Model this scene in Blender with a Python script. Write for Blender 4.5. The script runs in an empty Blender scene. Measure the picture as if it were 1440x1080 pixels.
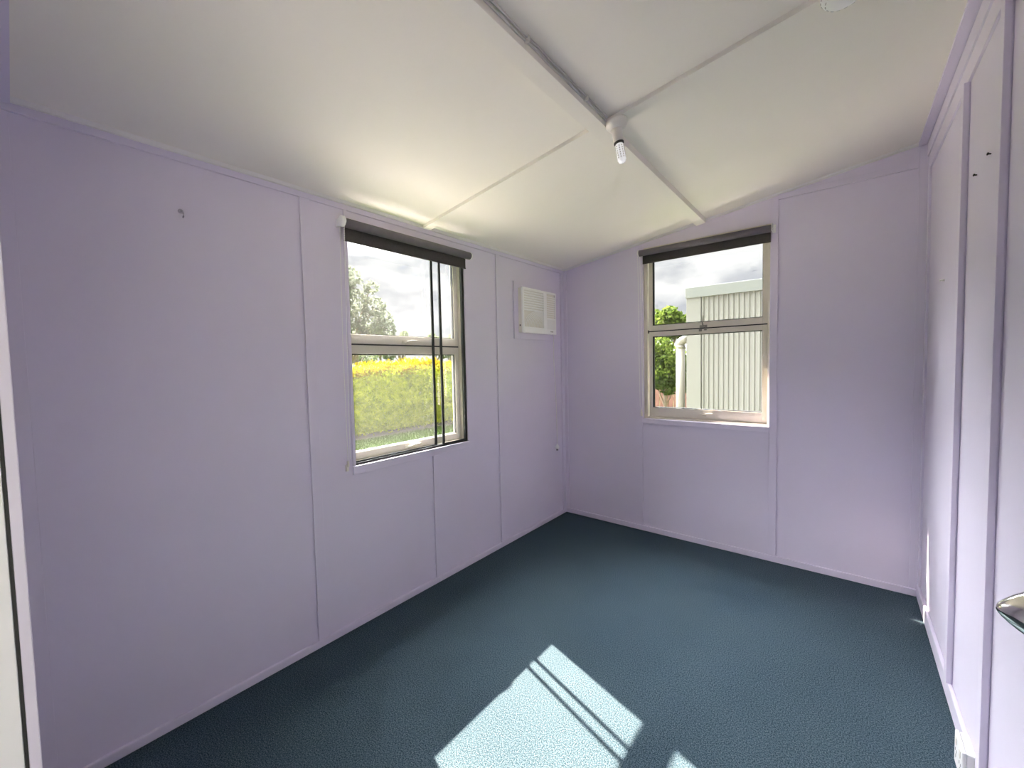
import bpy, bmesh, math, random
from mathutils import Vector, Matrix
random.seed(7)
scene = bpy.context.scene
COL = scene.collection

# ------------------------------------------------------------------ measurements (metres)
W = 2.339            # room width, window wall (x=0) to door-side wall (x=W)
YN = -3.222          # inner face of the wall with the doorway
H0 = 2.205           # ceiling height over x=0
SL = 0.1421          # ceiling slope
GZ = -0.30           # ground level outside
def cz(x): return H0 + SL * x

# ------------------------------------------------------------------ materials
def new_mat(name):
    m = bpy.data.materials.new(name); m.use_nodes = True
    nt = m.node_tree; b = nt.nodes['Principled BSDF']
    return m, nt, b
def plain(name, col, rough=.5, metal=0., spec=.5, var=0., vscale=6., bump=0., bscale=120., coat=0.):
    m, nt, b = new_mat(name)
    b.inputs['Base Color'].default_value = (*col, 1); b.inputs['Roughness'].default_value = rough
    b.inputs['Metallic'].default_value = metal; b.inputs['Specular IOR Level'].default_value = spec
    b.inputs['Coat Weight'].default_value = coat
    tc = nt.nodes.new('ShaderNodeTexCoord')
    if var:
        n = nt.nodes.new('ShaderNodeTexNoise'); n.inputs['Scale'].default_value = vscale; n.inputs['Detail'].default_value = 5
        nt.links.new(tc.outputs['Object'], n.inputs['Vector'])
        r = nt.nodes.new('ShaderNodeValToRGB')
        r.color_ramp.elements[0].position = .3; r.color_ramp.elements[1].position = .7
        r.color_ramp.elements[0].color = (*[c * (1 - var) for c in col], 1)
        r.color_ramp.elements[1].color = (*[min(1, c * (1 + var)) for c in col], 1)
        nt.links.new(n.outputs['Fac'], r.inputs['Fac']); nt.links.new(r.outputs['Color'], b.inputs['Base Color'])
    if bump:
        n2 = nt.nodes.new('ShaderNodeTexNoise'); n2.inputs['Scale'].default_value = bscale; n2.inputs['Detail'].default_value = 3
        nt.links.new(tc.outputs['Object'], n2.inputs['Vector'])
        bp = nt.nodes.new('ShaderNodeBump'); bp.inputs['Strength'].default_value = bump; bp.inputs['Distance'].default_value = .002
        nt.links.new(n2.outputs['Fac'], bp.inputs['Height']); nt.links.new(bp.outputs['Normal'], b.inputs['Normal'])
    return m
LAV = (.712, .664, .785)
M = {}
M['wall'] = plain('lavender_paint', LAV, .42, spec=.45, var=.025, vscale=1.6, bump=.12, bscale=60)
M['trim'] = plain('lavender_gloss_paint', LAV, .36, spec=.5, var=.02, vscale=3)
M['ceil'] = plain('cream_ceiling_paint', (.86, .83, .75), .6, spec=.3, var=.02, vscale=1.2, bump=.15, bscale=90)
M['white_trim'] = plain('white_trim_paint', (.80, .78, .75), .45)
M['jamb'] = plain('white_gloss_door_paint', (.84, .83, .84), .35)
M['alu'] = plain('beige_coated_aluminium', (.66, .62, .53), .38, spec=.5, var=.04, vscale=14)
M['seal_and_shade'] = plain('black_seal_and_gap_shade', (.012, .012, .013), .6)  # real rubber seals, and black strips standing in for shaded gaps
M['bronze'] = plain('dark_bronze_frame', (.020, .021, .020), .45)
M['latch'] = plain('aged_latch_metal', (.30, .28, .24), .35, metal=.7)
M['blind'] = plain('charcoal_blind_backlit_fabric', (.070, .062, .060), .75, spec=.3, var=.12, vscale=90, bump=.3, bscale=500)  # backlit shade of the hanging fabric is put into this colour
M['blind_roll'] = plain('charcoal_blind_lit_back', (.150, .135, .150), .5, spec=.5, var=.06, vscale=30)  # reverse of the fabric, with room light lightening its colour
M['plastic'] = plain('white_plastic', (.86, .86, .84), .35)
M['plastic_warm'] = plain('ivory_plastic', (.80, .77, .70), .4)
M['acwhite'] = plain('off_white_appliance_plastic', (.93, .93, .92), .38)
M['acdark'] = plain('shadowed_vent_plastic', (.012, .012, .013), .7)  # shade inside the vents put into the colour of the backing sheets
M['acgrey'] = plain('grey_filter_mesh', (.17, .17, .15), .7, var=.12, vscale=300)
M['cable'] = plain('grey_painted_cable', (.58, .56, .54), .5)
M['chrome'] = plain('polished_chrome', (.78, .76, .72), .12, metal=1.)
M['screw'] = plain('dark_screw_metal', (.06, .055, .05), .5, metal=.5)
M['hook'] = plain('painted_metal_hook', (.40, .37, .45), .35)
M['shed'] = plain('cream_coated_steel', (.118, .119, .102), .4, var=.02, vscale=3)
M['shed_cap'] = plain('grey_green_cap_steel', (.104, .113, .101), .4, var=.02, vscale=3)
M['pvc'] = plain('cream_pvc_pipe', (.13, .124, .095), .35)
M['fence'] = plain('red_brown_fence_boards', (.17, .075, .055), .8, var=.2, vscale=8)
M['bark'] = plain('tree_bark', (.16, .12, .09), .9, var=.3, vscale=12)
M['mulch'] = plain('grey_brown_mulch', (.040, .035, .022), .95, var=.35, vscale=14)
M['concrete'] = plain('concrete', (.25, .235, .215), .9, var=.15, vscale=5)
M['roof'] = plain('zinc_roof', (.45, .46, .47), .5)
M['clad'] = plain('weatherboard_paint', (.62, .60, .56), .6)
M['houseroof'] = plain('blue_grey_far_roof', (.33, .36, .40), .7)

def carpet():
    m, nt, b = new_mat('blue_teal_loop_carpet')
    b.inputs['Roughness'].default_value = .95; b.inputs['Specular IOR Level'].default_value = .1
    tc = nt.nodes.new('ShaderNodeTexCoord')
    n1 = nt.nodes.new('ShaderNodeTexNoise'); n1.inputs['Scale'].default_value = 230; n1.inputs['Detail'].default_value = 2; n1.inputs['Roughness'].default_value = .7
    n2 = nt.nodes.new('ShaderNodeTexNoise'); n2.inputs['Scale'].default_value = 2.2; n2.inputs['Detail'].default_value = 4
    nt.links.new(tc.outputs['Object'], n1.inputs['Vector']); nt.links.new(tc.outputs['Object'], n2.inputs['Vector'])
    r = nt.nodes.new('ShaderNodeValToRGB'); e = r.color_ramp.elements
    e[0].position = .36; e[0].color = (.010, .027, .040, 1)
    e[1].position = .66; e[1].color = (.120, .152, .178, 1)
    x = e.new(.5); x.color = (.047, .078, .098, 1)
    nt.links.new(n1.outputs['Fac'], r.inputs['Fac'])
    mx = nt.nodes.new('ShaderNodeMix'); mx.data_type = 'RGBA'; mx.blend_type = 'MULTIPLY'; mx.inputs['Factor'].default_value = 1
    r2 = nt.nodes.new('ShaderNodeValToRGB')
    r2.color_ramp.elements[0].position = .3; r2.color_ramp.elements[0].color = (.88, .90, .92, 1)
    r2.color_ramp.elements[1].position = .7; r2.color_ramp.elements[1].color = (1.06, 1.05, 1.04, 1)
    nt.links.new(n2.outputs['Fac'], r2.inputs['Fac'])
    nt.links.new(r.outputs['Color'], mx.inputs['A']); nt.links.new(r2.outputs['Color'], mx.inputs['B'])
    nt.links.new(mx.outputs['Result'], b.inputs['Base Color'])
    bp = nt.nodes.new('ShaderNodeBump'); bp.inputs['Strength'].default_value = .55; bp.inputs['Distance'].default_value = .006
    nt.links.new(n1.outputs['Fac'], bp.inputs['Height']); nt.links.new(bp.outputs['Normal'], b.inputs['Normal'])
    return m
M['carpet'] = carpet()

def glass_mat():
    m = bpy.data.materials.new('window_glass'); m.use_nodes = True; nt = m.node_tree
    nt.nodes.remove(nt.nodes['Principled BSDF']); out = nt.nodes['Material Output']
    tr = nt.nodes.new('ShaderNodeBsdfTransparent'); tr.inputs['Color'].default_value = (.97, .97, .97, 1)
    gl = nt.nodes.new('ShaderNodeBsdfGlossy'); gl.inputs['Roughness'].default_value = .02
    df = nt.nodes.new('ShaderNodeBsdfDiffuse'); df.inputs['Color'].default_value = (.75, .75, .72, 1)
    tc = nt.nodes.new('ShaderNodeTexCoord')
    n = nt.nodes.new('ShaderNodeTexNoise'); n.inputs['Scale'].default_value = 30; n.inputs['Detail'].default_value = 6
    nt.links.new(tc.outputs['Object'], n.inputs['Vector'])
    mp = nt.nodes.new('ShaderNodeMapRange'); mp.inputs['From Min'].default_value = .45; mp.inputs['From Max'].default_value = .8
    mp.inputs['To Min'].default_value = .004; mp.inputs['To Max'].default_value = .005
    nt.links.new(n.outputs['Fac'], mp.inputs['Value'])
    fc = nt.nodes.new('ShaderNodeLayerWeight'); fc.inputs['Blend'].default_value = .5
    pw = nt.nodes.new('ShaderNodeMath'); pw.operation = 'POWER'; pw.inputs[1].default_value = 5
    nt.links.new(fc.outputs['Facing'], pw.inputs[0])
    lw = nt.nodes.new('ShaderNodeMath'); lw.operation = 'MULTIPLY_ADD'; lw.inputs[1].default_value = .6; lw.inputs[2].default_value = .06
    nt.links.new(pw.outputs[0], lw.inputs[0])
    m1 = nt.nodes.new('ShaderNodeMixShader'); m2 = nt.nodes.new('ShaderNodeMixShader')
    nt.links.new(lw.outputs[0], m1.inputs['Fac']); nt.links.new(tr.outputs[0], m1.inputs[1]); nt.links.new(gl.outputs[0], m1.inputs[2])
    nt.links.new(mp.outputs['Result'], m2.inputs['Fac']); nt.links.new(m1.outputs[0], m2.inputs[1]); nt.links.new(df.outputs[0], m2.inputs[2])
    nt.links.new(m2.outputs[0], out.inputs['Surface'])
    return m
M['glass'] = glass_mat()
def mesh_mat():
    m = bpy.data.materials.new('fine_insect_mesh'); m.use_nodes = True; nt = m.node_tree
    nt.nodes.remove(nt.nodes['Principled BSDF']); out = nt.nodes['Material Output']
    tr = nt.nodes.new('ShaderNodeBsdfTransparent')
    df = nt.nodes.new('ShaderNodeBsdfDiffuse'); df.inputs['Color'].default_value = (.45, .45, .44, 1)
    tl = nt.nodes.new('ShaderNodeBsdfTranslucent'); tl.inputs['Color'].default_value = (.40, .40, .39, 1)
    a = nt.nodes.new('ShaderNodeMixShader'); a.inputs['Fac'].default_value = .6
    nt.links.new(df.outputs[0], a.inputs[1]); nt.links.new(tl.outputs[0], a.inputs[2])
    b = nt.nodes.new('ShaderNodeMixShader'); b.inputs['Fac'].default_value = .02
    nt.links.new(tr.outputs[0], b.inputs[1]); nt.links.new(a.outputs[0], b.inputs[2]); nt.links.new(b.outputs[0], out.inputs['Surface'])
    return m
M['mesh'] = mesh_mat()
def leaf_mat(name, c0, c1, scale=3., trans=.45):
    m = bpy.data.materials.new(name); m.use_nodes = True; nt = m.node_tree
    nt.nodes.remove(nt.nodes['Principled BSDF']); out = nt.nodes['Material Output']
    tc = nt.nodes.new('ShaderNodeTexCoord')
    n = nt.nodes.new('ShaderNodeTexNoise'); n.inputs['Scale'].default_value = scale; n.inputs['Detail'].default_value = 6; n.inputs['Roughness'].default_value = .75
    nt.links.new(tc.outputs['Object'], n.inputs['Vector'])
    r = nt.nodes.new('ShaderNodeValToRGB'); r.color_ramp.elements[0].position = .35; r.color_ramp.elements[1].position = .65
    r.color_ramp.elements[0].color = (*c0, 1); r.color_ramp.elements[1].color = (*c1, 1)
    nt.links.new(n.outputs['Fac'], r.inputs['Fac'])
    df = nt.nodes.new('ShaderNodeBsdfDiffuse'); tl = nt.nodes.new('ShaderNodeBsdfTranslucent')
    nt.links.new(r.outputs['Color'], df.inputs['Color']); nt.links.new(r.outputs['Color'], tl.inputs['Color'])
    a = nt.nodes.new('ShaderNodeMixShader'); a.inputs['Fac'].default_value = trans
    nt.links.new(df.outputs[0], a.inputs[1]); nt.links.new(tl.outputs[0], a.inputs[2]); nt.links.new(a.outputs[0], out.inputs['Surface'])
    return m
M['hedge'] = leaf_mat('pale_green_hedge_leaves', (.11, .15, .003), (.42, .46, .03), 5)
M['flower'] = leaf_mat('yellow_hedge_tips', (.13, .09, .0005), (.24, .175, .002), 6)
M['grass'] = leaf_mat('bright_lawn_grass', (.026, .055, .0005), (.060, .100, .001), 4)
M['tree_grey'] = leaf_mat('grey_green_leaves', (.07, .085, .06), (.17, .19, .14), 2)
M['tree_far'] = leaf_mat('far_tree_leaves', (.07, .09, .045), (.16, .19, .10), 1)
M['shrub'] = leaf_mat('lime_green_leaves', (.022, .045, .006), (.115, .15, .03), 4)

# ------------------------------------------------------------------ mesh helpers
def box(bm, x0, x1, y0, y1, z0, z1, bev=0.):
    r = bmesh.ops.create_cube(bm, size=1.0); vs = r['verts']
    for v in vs:
        v.co = Vector((x0 + (v.co.x + .5) * (x1 - x0), y0 + (v.co.y + .5) * (y1 - y0), z0 + (v.co.z + .5) * (z1 - z0)))
    if bev:
        es = list({e for v in vs for e in v.link_edges})
        bmesh.ops.bevel(bm, geom=es, offset=bev, segments=2, affect='EDGES', profile=.5)
def hexa(bm, pts, bev=0.):
    """pts: 4 bottom (ccw) then 4 top"""
    vs = [bm.verts.new(p) for p in pts]
    for f in ((3, 2, 1, 0), (4, 5, 6, 7), (0, 1, 5, 4), (1, 2, 6, 5), (2, 3, 7, 6), (3, 0, 4, 7)):
        bm.faces.new([vs[i] for i in f])
    if bev:
        es = list({e for v in vs for e in v.link_edges})
        bmesh.ops.bevel(bm, geom=es, offset=bev, segments=2, affect='EDGES', profile=.5)
def tube(bm, pts, r, seg=10, caps=True):
    pts = [Vector(p) for p in pts]; rings = []
    up = Vector((0, 0, 1))
    for i, p in enumerate(pts):
        t = (pts[min(i + 1, len(pts) - 1)] - pts[max(i - 1, 0)]).normalized()
        a = t.cross(up)
        if a.length < .05: a = t.cross(Vector((0, 1, 0)))
        a.normalize(); b = t.cross(a).normalized()
        rr = r[i] if isinstance(r, (list, tuple)) else r
        rings.append([bm.verts.new(p + a * math.cos(2 * math.pi * k / seg) * rr + b * math.sin(2 * math.pi * k / seg) * rr) for k in range(seg)])
    for i in range(len(rings) - 1):
        for k in range(seg):
            bm.faces.new((rings[i][k], rings[i][(k + 1) % seg], rings[i + 1][(k + 1) % seg], rings[i + 1][k]))
    if caps:
        bm.faces.new(rings[0][::-1]); bm.faces.new(rings[-1])
def lathe(bm, prof, origin=(0, 0, 0), axis=(0, 0, 1), seg=32):
    """prof: list of (radius, height) along axis"""
    q = Vector((0, 0, 1)).rotation_difference(Vector(axis)); o = Vector(origin); rings = []
    for r, h in prof:
        if r < 1e-6: rings.append([bm.verts.new(o + q @ Vector((0, 0, h)))])
        else: rings.append([bm.verts.new(o + q @ Vector((r * math.cos(2 * math.pi * k / seg), r * math.sin(2 * math.pi * k / seg), h))) for k in range(seg)])
    for a, b in zip(rings[:-1], rings[1:]):
        for k in range(seg):
            k2 = (k + 1) % seg
            if len(a) == 1 and len(b) > 1: bm.faces.new((a[0], b[k2], b[k]))
            elif len(b) == 1 and len(a) > 1: bm.faces.new((a[k], a[k2], b[0]))
            elif len(a) > 1: bm.faces.new((a[k], a[k2], b[k2], b[k]))
def BM(): return bmesh.new()
def build(name, bm, mat, parent=None, smooth=False, label=None):
    bmesh.ops.recalc_face_normals(bm, faces=bm.faces)
    me = bpy.data.meshes.new(name); bm.to_mesh(me); bm.free()
    o = bpy.data.objects.new(name, me); COL.objects.link(o)
    me.materials.append(M[mat] if isinstance(mat, str) else mat)
    if smooth:
        for p in me.polygons: p.use_smooth = True
    if parent is not None:
        o.parent = parent
        o.matrix_parent_inverse = Matrix.Translation(-Vector(parent.location)) if parent.type == 'EMPTY' else Matrix()
    if label: o['label'] = label
    return o
def thing(name, label, cat, loc=(0, 0, 0), group=None):
    o = bpy.data.objects.new(name, None); COL.objects.link(o); o.location = loc
    o.empty_display_size = .05
    o['label'] = label; o['category'] = cat
    if group: o['group'] = group
    return o
def tag(o, label, cat, kind=None, group=None):
    o['label'] = label; o['category'] = cat
    if kind: o['kind'] = kind
    if group: o['group'] = group
    return o
def struct(name, bm, mat, label, cat, smooth=False):
    return tag(build(name, bm, mat, None, smooth), label, cat, 'structure')
def struct_root(name, label, cat, loc=(0, 0, 0)):
    o = thing(name, label, cat, loc); o['kind'] = 'structure'; return o

# ------------------------------------------------------------------ room shell
T = .10
W1 = dict(y0=-2.078, y1=-1.243, z0=.855, z1=2.135)       # opening in the x=0 wall
W2 = dict(x0=.738, x1=1.600, z0=.915, z1=2.242)          # opening in the y=0 wall
bm = BM(); box(bm, -T, W + .7, YN - 1.6, T, -.12, 0.)
struct('floor', bm, 'carpet', 'blue teal speckled carpet covering the whole floor', 'carpet')

bm = BM()
box(bm, -T, 0, YN - .1, W1['y0'], -.12, H0 + .02); box(bm, -T, 0, W1['y1'], T, -.12, H0 + .02)
box(bm, -T, 0, W1['y0'], W1['y1'], -.12, W1['z0']); box(bm, -T, 0, W1['y0'], W1['y1'], W1['z1'], H0 + .02)
struct('wall_left', bm, 'wall', 'long lavender wall with the hedge window and the air conditioner', 'wall')
def sloped(bm, x0, x1, y0, y1, z0, extra=.02):
    hexa(bm, [(x0, y0, z0), (x1, y0, z0), (x1, y1, z0), (x0, y1, z0), (x0, y0, cz(x0) + extra), (x1, y0, cz(x1) + extra), (x1, y1, cz(x1) + extra), (x0, y1, cz(x0) + extra)])
bm = BM()
sloped(bm, 0, W2['x0'], 0, T, -.12); sloped(bm, W2['x1'], W + T, 0, T, -.12)
box(bm, W2['x0'], W2['x1'], 0, T, -.12, W2['z0']); sloped(bm, W2['x0'], W2['x1'], 0, T, W2['z1'])
struct('wall_back', bm, 'wall', 'lavender wall under the sloping ceiling with the shed window', 'wall')
bm = BM(); box(bm, W, W + T, YN - .1, 0, -.12, cz(W) + .02)
struct('wall_right', bm, 'wall', 'bright lavender wall with thick battens beside the door knob', 'wall')
DX0, DX1, DZ = 1.305, 2.262, 2.06
bm = BM()
sloped(bm, 0, DX0 - .02, YN - .1, YN, -.12); sloped(bm, DX1, W, YN - .1, YN, -.12)
hexa(bm, [(DX0 - .02, YN - .1, DZ), (DX1, YN - .1, DZ), (DX1, YN, DZ), (DX0 - .02, YN, DZ)] +
     [(x, y, cz(x) + .02) for x, y in ((DX0 - .02, YN - .1), (DX1, YN - .1), (DX1, YN), (DX0 - .02, YN))])
struct('wall_front', bm, 'wall', 'lavender wall with the open doorway the room is seen from', 'wall')
bm = BM()
hexa(bm, [(-T, YN - .1, cz(-T)), (W + T, YN - .1, cz(W + T)), (W + T, T, cz(W + T)), (-T, T, cz(-T)),
          (-T, YN - .1, cz(-T) + .06), (W + T, YN - .1, cz(W + T) + .06), (W + T, T, cz(W + T) + .06), (-T, T, cz(-T) + .06)])
struct('ceiling', bm, 'ceil', 'cream painted sloping ceiling of flat sheets', 'ceiling')
# passage behind the doorway
bm = BM()
PY = YN - 1.5
box(bm, -T, 0, PY - .1, YN - .1, -.12, 2.35); box(bm, W + .6, W + .7, PY - .1, YN - .1, 1.75, 2.35); box(bm, -T, W + .7, PY - .1, PY, -.12, 2.35); box(bm, W, W + .7, YN - .1, YN, -.12, 2.35)
struct('wall_passage', bm, 'wall', 'lavender walls of the passage outside the doorway', 'wall')
bm = BM(); box(bm, -T, W + .7, PY - .1, YN - .1, 2.30, 2.36); struct('ceiling_passage', bm, 'ceil', 'flat ceiling of the passage outside the doorway', 'ceiling')
# metal roof with eaves over the two window walls
bm = BM()
rx0, rx1, ry0, ry1 = -.36, W + .3, YN - .1, .36
z_ = lambda x: cz(x) + .085
hexa(bm, [(rx0, ry0, z_(rx0)), (rx1, ry0, z_(rx1)), (rx1, ry1, z_(rx1)), (rx0, ry1, z_(rx0)),
          (rx0, ry0, z_(rx0) + .05), (rx1, ry0, z_(rx1) + .05), (rx1, ry1, z_(rx1) + .05), (rx0, ry1, z_(rx0) + .05)])
struct('roof', bm, 'roof', 'sloping metal roof sheet above the room with short eaves', 'roof')

# ---- timber trims -------------------------------------------------------------------
tn = [0]
def trim(bm, label, mat='trim'):
    tn[0] += 1
    return struct('trim_%d' % tn[0], bm, mat, label, 'trim')
def batten(bm, x0, x1, y0, y1, z0, z1, back, g=.004, d=.0035):
    '''cover strip standing off the sheet on a narrower backing; back = the side that meets the wall'''
    ex = dict(x0=x0, x1=x1, y0=y0, y1=y1)
    f = dict(ex); r = dict(ex)
    if back == 'x0': f['x0'] += d; r['x1'] = x0 + d; r['y0'] += g; r['y1'] -= g
    if back == 'x1': f['x1'] -= d; r['x0'] = x1 - d; r['y0'] += g; r['y1'] -= g
    if back == 'y1': f['y1'] -= d; r['y0'] = y1 - d; r['x0'] += g; r['x1'] -= g
    box(bm, f['x0'], f['x1'], f['y0'], f['y1'], z0, z1, .0012); box(bm, r['x0'], r['x1'], r['y0'], r['y1'], z0, z1)
B = .0105   # batten thickness on window walls
bm = BM(); batten(bm, 0, B, -2.310, -2.263, .036, 2.172, 'x0'); trim(bm, 'full height lavender batten between the hook and the hedge window')
bm = BM(); batten(bm, 0, B, -1.562, -1.515, .036, .811, 'x0'); trim(bm, 'short lavender batten under the sill of the hedge window')
bm = BM(); batten(bm, 0, B, -.928, -.883, .036, 2.172, 'x0'); trim(bm, 'full height lavender batten between the hedge window and the air conditioner')
bm = BM(); box(bm, 0, B, -.052, 0, .036, 2.172, .0015); box(bm, B, .042, -B, 0, .036, 2.175, .0015); trim(bm, 'lavender corner strip in the corner beside the air conditioner')
bm = BM(); box(bm, 0, .006, YN, -3.168, .036, 2.172, .001); trim(bm, 'thin lavender corner strip on the hook wall by the doorway')
bm = BM(); box(bm, 0, B + .002, YN, 0, 2.172, H0 + .001, .0015); trim(bm, 'lavender rail along the top of the hedge window wall')
bm = BM()
hexa(bm, [(0.0126, YN + .06, cz(0) - .008), (.026, YN + .06, cz(.026) - .012), (.026, 0, cz(.026) - .012), (.0126, 0, cz(0) - .008),
          (.0126, YN + .06, cz(.0126) - .0005), (.034, YN + .06, cz(.034) - .0005), (.034, 0, cz(.034) - .0005), (.0126, 0, cz(.0126) - .0005)])
trim(bm, 'narrow white cove strip above the hedge window wall', 'white_trim')
bm = BM()
hexa(bm, [(.034, -.018, cz(.034) - .008), (W - .050, -.018, cz(W - .050) - .008), (W - .050, 0, cz(W - .050) - .014), (.034, 0, cz(.034) - .014),
          (.034, -.024, cz(.034) - .0005), (W - .050, -.024, cz(W - .050) - .0005), (W - .050, 0, cz(W - .050) - .0005), (.034, 0, cz(.034) - .0005)])
trim(bm, 'narrow white cove strip above the shed window wall', 'white_trim')
# shed window wall
bm = BM(); batten(bm, .687, .734, -B, 0, .042, cz(.71) - .022, 'y1'); trim(bm, 'lavender batten on the chain side of the shed window')
bm = BM(); batten(bm, 1.602, 1.645, -B, 0, .042, cz(1.6) - .022, 'y1'); trim(bm, 'lavender batten on the far side of the shed window from the chain')
bm = BM(); box(bm, .734, 1.602, -B, 0, .878, .915, .0015); trim(bm, 'flat lavender strip below the shed window')
bm = BM(); box(bm, 1.645, 2.292, -B, 0, 2.398, 2.432, .0015); trim(bm, 'horizontal lavender strip high on the shed window wall')
bm = BM(); box(bm, 2.294, W, -.006, 0, .042, cz(2.3) - .022, .0015); trim(bm, 'lavender corner strip beside the bright wall')
# right wall
BR = .019
bm = BM(); box(bm, W - .010, W, -.050, 0, .075, 2.372, .0015); trim(bm, 'narrow corner batten at the end of the bright wall')
bm = BM(); batten(bm, W - BR, W, -.930, -.888, .075, 2.372, 'x1'); trim(bm, 'thick lavender batten between corner and socket on the bright wall')
bm = BM(); batten(bm, W - BR, W, -1.440, -1.398, .0, 2.372, 'x1'); trim(bm, 'thick lavender batten beside the power socket on the bright wall')
bm = BM(); box(bm, W - .009, W, YN, 0, 2.372, 2.446, .0015); trim(bm, 'horizontal lavender rail on top of the battens of the bright wall')
bm = BM(); box(bm, W - .015, W, YN, 0, 2.4475, 2.517, .0015); trim(bm, 'upper lavender rail just under the ceiling board of the bright wall')
bm = BM()
hexa(bm, [(W - .050, YN, cz(W - .050) - .016), (W, YN, cz(W) - .016), (W, 0, cz(W) - .016), (W - .050, 0, cz(W - .050) - .016),
          (W - .050, YN, cz(W - .050) - .0003), (W, YN, cz(W) - .0003), (W, 0, cz(W) - .0003), (W - .050, 0, cz(W - .050) - .0003)])
trim(bm, 'lavender board along the ceiling edge above the bright wall')
bm = BM()
hexa(bm, [(0, YN, cz(0) - .014), (W - .050, YN, cz(W - .050) - .014), (W - .050, -3.162, cz(W - .050) - .014), (0, -3.162, cz(0) - .014),
          (0, YN, cz(0) - .0003), (W - .050, YN, cz(W - .050) - .0003), (W - .050, -3.162, cz(W - .050) - .0003), (0, -3.162, cz(0) - .0003)])
trim(bm, 'lavender board along the ceiling edge above the doorway')
# skirtings
bm = BM(); box(bm, 0, .014, YN, 0, 0, .036, .004); struct('baseboard_left', bm, 'trim', 'low lavender skirting along the hedge window wall', 'skirting')
bm = BM(); box(bm, .014, W - .014, -.014, 0, 0, .042, .004); struct('baseboard_back', bm, 'trim', 'low lavender skirting along the shed window wall', 'skirting')
bm = BM(); box(bm, W - .014, W, -1.397, 0, 0, .075, .004); struct('baseboard_right', bm, 'trim', 'taller lavender skirting along the bright wall', 'skirting')
# ceiling cover strips
def ceil_strip(bm, x0, x1, y0, y1, d):
    hexa(bm, [(x0, y0, cz(x0) - d), (x1, y0, cz(x1) - d), (x1, y1, cz(x1) - d), (x0, y1, cz(x0) - d),
              (x0, y0, cz(x0) - .0002), (x1, y0, cz(x1) - .0002), (x1, y1, cz(x1) - .0002), (x0, y1, cz(x0) - .0002)], .0012)
bm = BM(); ceil_strip(bm, 1.149, 1.211, -3.16, -.034, .034); trim(bm, 'cream ceiling beam running from the doorway to the shed window wall', 'ceil')
bm = BM(); ceil_strip(bm, .034, 1.149, -1.604, -1.547, .018); trim(bm, 'cream cross batten on the ceiling on the hedge window side', 'ceil')
bm = BM(); ceil_strip(bm, 1.211, W - .050, -1.594, -1.540, .018); trim(bm, 'cream cross batten on the ceiling on the smoke alarm side', 'ceil')

# doorway: casing, jambs
bm = BM(); box(bm, DX0 - .062, DX0 - .001, YN + .0045, YN + .0135, 0, DZ + .05, .001); trim(bm, 'lavender architrave of the doorway on the hook wall side')
bm = BM(); box(bm, DX0 - .02, DX0, YN - .14, YN + .0015, 0, DZ, .001)
jb = struct('trim_%d' % (tn[0] + 1), bm, 'jamb', 'white door jamb with a metal strike plate at the doorway', 'door jamb'); tn[0] += 1
bm = BM(); box(bm, DX0, DX0 + .0015, YN - .052, YN - .022, .93, 1.005, .0005); build('strike_plate', bm, 'latch', jb, label='brown metal strike plate')

bm = BM(); box(bm, DX0 - .018, DX0 - .0008, YN + .0017, YN + .0043, 0, DZ); build('jamb_gap_shade', bm, 'seal_and_shade', jb, label='black strip standing in for the shaded gap between jamb and architrave')  # black strip put in for the shade of the open joint

# open door folded back along the right wall
dr = struct_root('door_1', 'open white door folded back beside the bright wall with a chrome knob', 'door', (2.222, YN + .02, 0))
bm = BM(); box(bm, 2.205, 2.240, YN + .03, -2.447, .012, 2.04, .002); build('door_leaf', bm, 'jamb', dr)
kx, ky, kz = 2.205, -2.508, 1.080
bm = BM()
lathe(bm, [(0, 0), (.031, 0), (.031, .004), (.026, .008), (.013, .012), (.012, .018), (.020, .022), (.0285, .028), (.0308, .033), (.0308, .037), (.0295, .0385), (.0285, .0390), (.0268, .044), (.0235, .050), (.0190, .0565), (.0140, .0625), (.0085, .0680), (.0040, .0712), (0, .0725)], (kx, ky, kz), (-1, 0, 0), 48)
build('door_knob', bm, 'chrome', dr, True, 'round polished chrome knob')
bm = BM()
for z in (.22, 1.05, 1.85): tube(bm, [(2.2, YN + .022, z - .045), (2.2, YN + .022, z + .045)], .006, 8)
build('hinge', bm, 'latch', dr)

# ------------------------------------------------------------------ windows
def ring(bm, axis, p0, p1, a0, a1, z0, z1, wl, wr, wb, wt, bev=.0015):
    """rectangular frame; axis 'x': lies in y-z, p0..p1 thickness along x"""
    def bx(u0, u1, v0, v1):
        if axis == 'x': box(bm, p0, p1, u0, u1, v0, v1, bev)
        else: box(bm, u0, u1, p0, p1, v0, v1, bev)
    bx(a0, a0 + wl, z0, z1); bx(a1 - wr, a1, z0, z1); bx(a0 + wl, a1 - wr, z0, z0 + wb); bx(a0 + wl, a1 - wr, z1 - wt, z1)
def pane(bm, axis, p, a0, a1, z0, z1, t=.004):
    if axis == 'x': box(bm, p - t / 2, p + t / 2, a0, a1, z0, z1)
    else: box(bm, a0, a1, p - t / 2, p + t / 2, z0, z1)

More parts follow.
